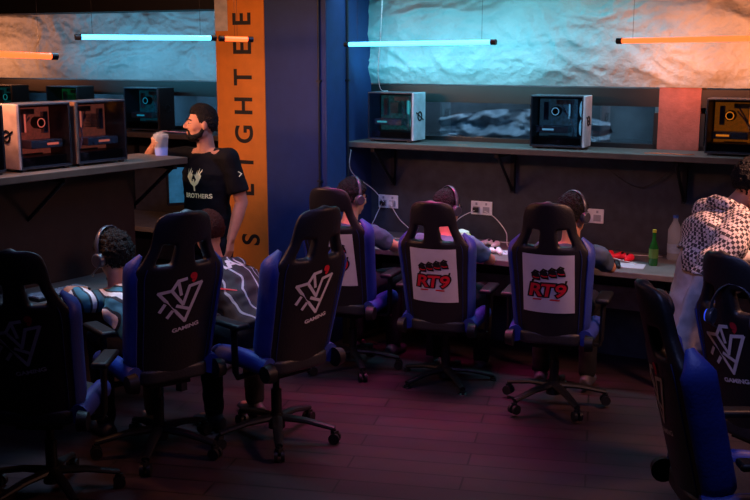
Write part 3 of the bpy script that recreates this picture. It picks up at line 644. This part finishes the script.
cable('thin white cable hanging from the lamp down to the tower beside the pillar',MW,[(-.03,-.45,2.5),(-.05,-.44,2.2),(-.09,-.4,1.98),(-.12,-.3,1.84),(-.10,-.22,1.82)],r=.0022)
cable('white cable hanging from shelf to the socket nearest the pillar',MW,[(-.30,-.42,1.40),(-.33,-.36,1.24),(-.27,-.12,1.08),(-.22,-.045,.98)])
cable('white cable drooping from the pillar side socket to the desk',MW,[(-.235,-.05,.965),(-.28,-.08,.85),(-.26,-.2,.765),(-.05,-.3,.757),(.2,-.22,.757)])
cable('white cable looping from the socket nearest the pillar along the wall',MW,[(-.16,-.05,.965),(-.08,-.06,.86),(.02,-.1,.80),(.10,-.2,.757),(.3,-.3,.757)])
cable('white cable from the middle socket snaking over the desk',MW,[(.52,-.05,.965),(.42,-.12,.90),(.38,-.25,.77),(.55,-.4,.757),(.8,-.35,.757),(.95,-.5,.757)])
cable('white cable arcing right from the middle socket',MW,[(.60,-.05,.965),(.70,-.1,.93),(.80,-.14,.84),(.86,-.25,.757),(1.0,-.3,.757)])
cable('white cable coiled near the red item on the desk',MW,[(1.34,-.05,.965),(1.28,-.1,.85),(1.30,-.25,.76),(1.6,-.4,.757),(1.5,-.52,.757),(1.35,-.42,.757),(1.55,-.3,.757),(1.8,-.45,.757)])
cable('white cable lying along the back of the desk',MW,[(.0,-.12,.757),(.4,-.18,.757),(.8,-.1,.757),(1.3,-.2,.757),(1.9,-.12,.757)])
cable('white cable hanging off the desk front beside the largest crest chair',MW,[(1.42,-.4,.757),(1.40,-.68,.757),(1.40,-.72,.72),(1.42,-.72,.55),(1.52,-.72,.5)])
cable('orange cable lying along the shelf beside the right tower',MW,[(1.8,-.36,1.465),(1.95,-.33,1.465),(2.05,-.37,1.465),(2.1,-.3,1.465)],mat('orange_cable','#c86430',.5))
cable('black cable sagging beneath the right wall shelf',MW,[(1.4,-.02,1.38),(1.7,-.03,1.2),(1.95,-.03,1.37)],cableb)
def bottle(label,t,d,prof,m,cap,capz,capr,lm):
    r=thing('bottle',label,'bottle'); r.matrix_world=MW@Matrix.Translation((t,d,.75))
    bm=B(); lathe(bm,prof); obj('bottle_body',bm,m,r); bm=B(); lathe(bm,[(capr,capz),(capr,capz+.018)]); obj('cap',bm,cap,r)
    bm=B(); lathe(bm,[(prof[2][0]+.001,.05),(prof[2][0]+.001,.11)]); obj('bottle_label',bm,lm,r)
bottle('green glass bottle standing on desk near the checked scarf',1.90,-.41,[(.026,0),(.029,.01),(.029,.12),(.011,.17),(.011,.215)],mat('green_glass','#17501f',.15,emit='#1c7a20',es=.03),mat('cap_yellow','#a8a030',.4),.215,.013,mat('green_label','#4f7a34',.5))
bottle('clear plastic water bottle standing behind the green bottle',1.98,-.16,[(.038,0),(.045,.01),(.045,.2),(.016,.26),(.015,.28)],clear,mat('cap_blue','#3050a0',.4),.28,.018,mat('pale_label','#8fa0b8',.5))
def controller(label,t,d,a,m):
    r=thing('game_controller',label,'controller'); r.matrix_world=MW@Matrix.Translation((t,d,.752))@Matrix.Rotation(a,4,'Z'); r['group']='game controllers'
    bm=B(); sph(bm,(0,0,.022),(.06,.032,.018))
    for q in (-1,1): limb(bm,[(q*.045,0,.022),(q*.062,-.055,.014)],[.024,.015])
    fuse('shell',bm,m,r,.006,2)
    for q in (-1,1):
        bm=B(); cyl(bm,(q*.024,-.012,.03),(q*.024,-.012,.046),.008,.010); obj('thumbstick',bm,black,r)
redpl=mat('red_plastic','#d01828',.35,emit='#d01828',es=.25)
controller('white game controller on desk between middle and right crest chairs',.83,-.5,.3,cablew)
controller('white game controller on desk near the middle socket',.74,-.24,-.5,cablew)
controller('black game controller on desk right of the largest crest chair',1.66,-.58,.2,black)
controller('red game controller lying below the rightmost wall socket',1.54,-.26,.1,redpl)
controller('red game controller lying just left of the green bottle',1.70,-.30,-.6,redpl)
r=thing('cup','bright yellow-green cup on the desk beside the middle player','cup'); r.matrix_world=MW@Matrix.Translation((.56,-.38,.75))
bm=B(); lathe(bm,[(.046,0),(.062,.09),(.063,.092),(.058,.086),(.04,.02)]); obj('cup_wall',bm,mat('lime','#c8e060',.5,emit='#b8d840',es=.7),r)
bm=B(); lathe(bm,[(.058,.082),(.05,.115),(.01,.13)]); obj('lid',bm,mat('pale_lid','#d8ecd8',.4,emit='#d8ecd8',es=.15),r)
for t,d,a,l in ((.98,-.42,.2,'white paper sheet on desk left of largest crest chair'),(.22,-.35,-.3,'white paper sheet on desk right of the pillar player'),(1.76,-.5,.1,'white paper sheet on desk in front of the green bottle')):
    bm=B(); box(bm,(0,0,.0015),(.21,.15,.003)); o=obj('paper_sheet',bm,white_p,smooth=False); o.matrix_world=MW@Matrix.Translation((t,d,.75))@Matrix.Rotation(a,4,'Z'); T(o,l,'paper')
def keyboard(label,M):
    r=thing('keyboard',label,'keyboard'); r.matrix_world=M
    bm=B(); box(bm,(0,0,.01),(.36,.13,.018)); obj('keyboard_case',bm,black,r,smooth=False,bevel=.004)
    bm=B()
    for j in range(5):
        for i in range(15): box(bm,(-.161+.023*i,-.046+.023*j,.023),(.019,.019,.009))
    obj('keycaps',bm,mat('keys','#9aa0b0',.5),r,smooth=False)
for t,l in ((.05,'keyboard on desk at the pillar end'),(1.2,'keyboard on desk behind the largest crest chair')):
    keyboard(l,MW@Matrix.Translation((t,-.55,.75)))
keyboard('keyboard on left desk in front of the curly-haired player',ML@Matrix.Translation((-.95,.10,.75)))
keyboard('keyboard on left desk in front of the player in dark jersey',ML@Matrix.Translation((-.35,.12,.75)))
# ---------------------------------------------------------------- lights: unseen area lamps added to light the room
def area(loc,tgt,e,col,sx,sy=None,spread=180):
    l=bpy.data.lights.new('area','AREA'); l.energy=e; l.color=col; l.shape='RECTANGLE'; l.size=sx; l.size_y=sy or sx; l.spread=math.radians(spread)
    o=bpy.data.objects.new('area_light',l); C.objects.link(o); o.location=loc; o.rotation_euler=(V(tgt)-V(loc)).to_track_quat('-Z','Y').to_euler(); return o
def wp(t,d,z): return MW@V((t,d,z))
area(wp(.40,-.42,1.98),wp(.45,0,2.2),9,(.07,.68,.88),1.3,.05)
area(wp(.9,-.45,2.6),wp(.8,0,2.1),4,(.08,.72,.80),1.4,.05)
area(wp(2.35,-.45,2.02),wp(2.35,0,2.22),15,(1,.27,.10),1.3,.05)
area(wp(2.0,-.42,1.95),wp(1.95,0,1.65),1.0,(1,.24,.10),.3,.05)
area(wp(-2.3,-.5,1.95),wp(-2.3,0,2.2),9,(.08,.62,1),1.8,.05)
area(wp(-4.1,-.5,2.0),wp(-4.1,0,2.2),8,(1,.30,.12),.8,.05)
area((-2.1,5.5,2.2),(-1.2,6.7,1.45),28,(1,.36,.16),.7,.1)
area((-1.9,6.3,2.0),(-1.1,6.8,1.5),4,(1,.48,.28),.3,.1,100)
area((-1.2,5.8,2.6),(-1.4,5.4,.9),13,(.35,.65,1),1.0,.2,110)
area((-.9,6.6,2.5),(-.95,7.7,1.8),4,(1,.5,.2),.4,.1)
area((-.35,6.2,2.7),(-.5,7.4,1.2),4,(.12,.34,1),.5,.3,80)
area((0,3.8,2.8),(0,6.1,1.0),8,(.38,.32,1),3.0,.6,90)
area((.3,6.4,2.8),(.3,6.25,0),16,(1,.07,.34),1.0,.5,65)
area(wp(.8,-.5,2.7),wp(.8,-.3,.9),22,(.30,.74,1),2.4,.2,110)
area((2.5,4.7,2.5),(1.7,5.1,1.3),20,(1,.42,.28),.5,.5,90)
area((1.0,3.0,2.6),(1.6,4.1,.9),3,(.35,.40,1),.6,.4,70)
area(wp(.7,.08,1.87),wp(.7,.5,1.55),9,(.6,.82,1),2.0,.03)
area(wp(-3.0,.08,1.87),wp(-3.0,.5,1.55),13,(.35,.72,1),2.4,.03)
wd_=bpy.data.worlds.new('w'); S.world=wd_; wd_.use_nodes=True; bg=wd_.node_tree.nodes['Background']; bg.inputs[0].default_value=(.1,.16,.35,1); bg.inputs[1].default_value=.05
# ---------------------------------------------------------------- camera
cam=bpy.data.cameras.new('cam'); co=bpy.data.objects.new('camera',cam); C.objects.link(co); cam.sensor_width=36; cam.lens=FP/750*36
co.location=(0,0,H); co.rotation_euler=(PI/2-PITCH,0,0); S.camera=co; cam.clip_end=100
S.view_settings.view_transform='Standard'
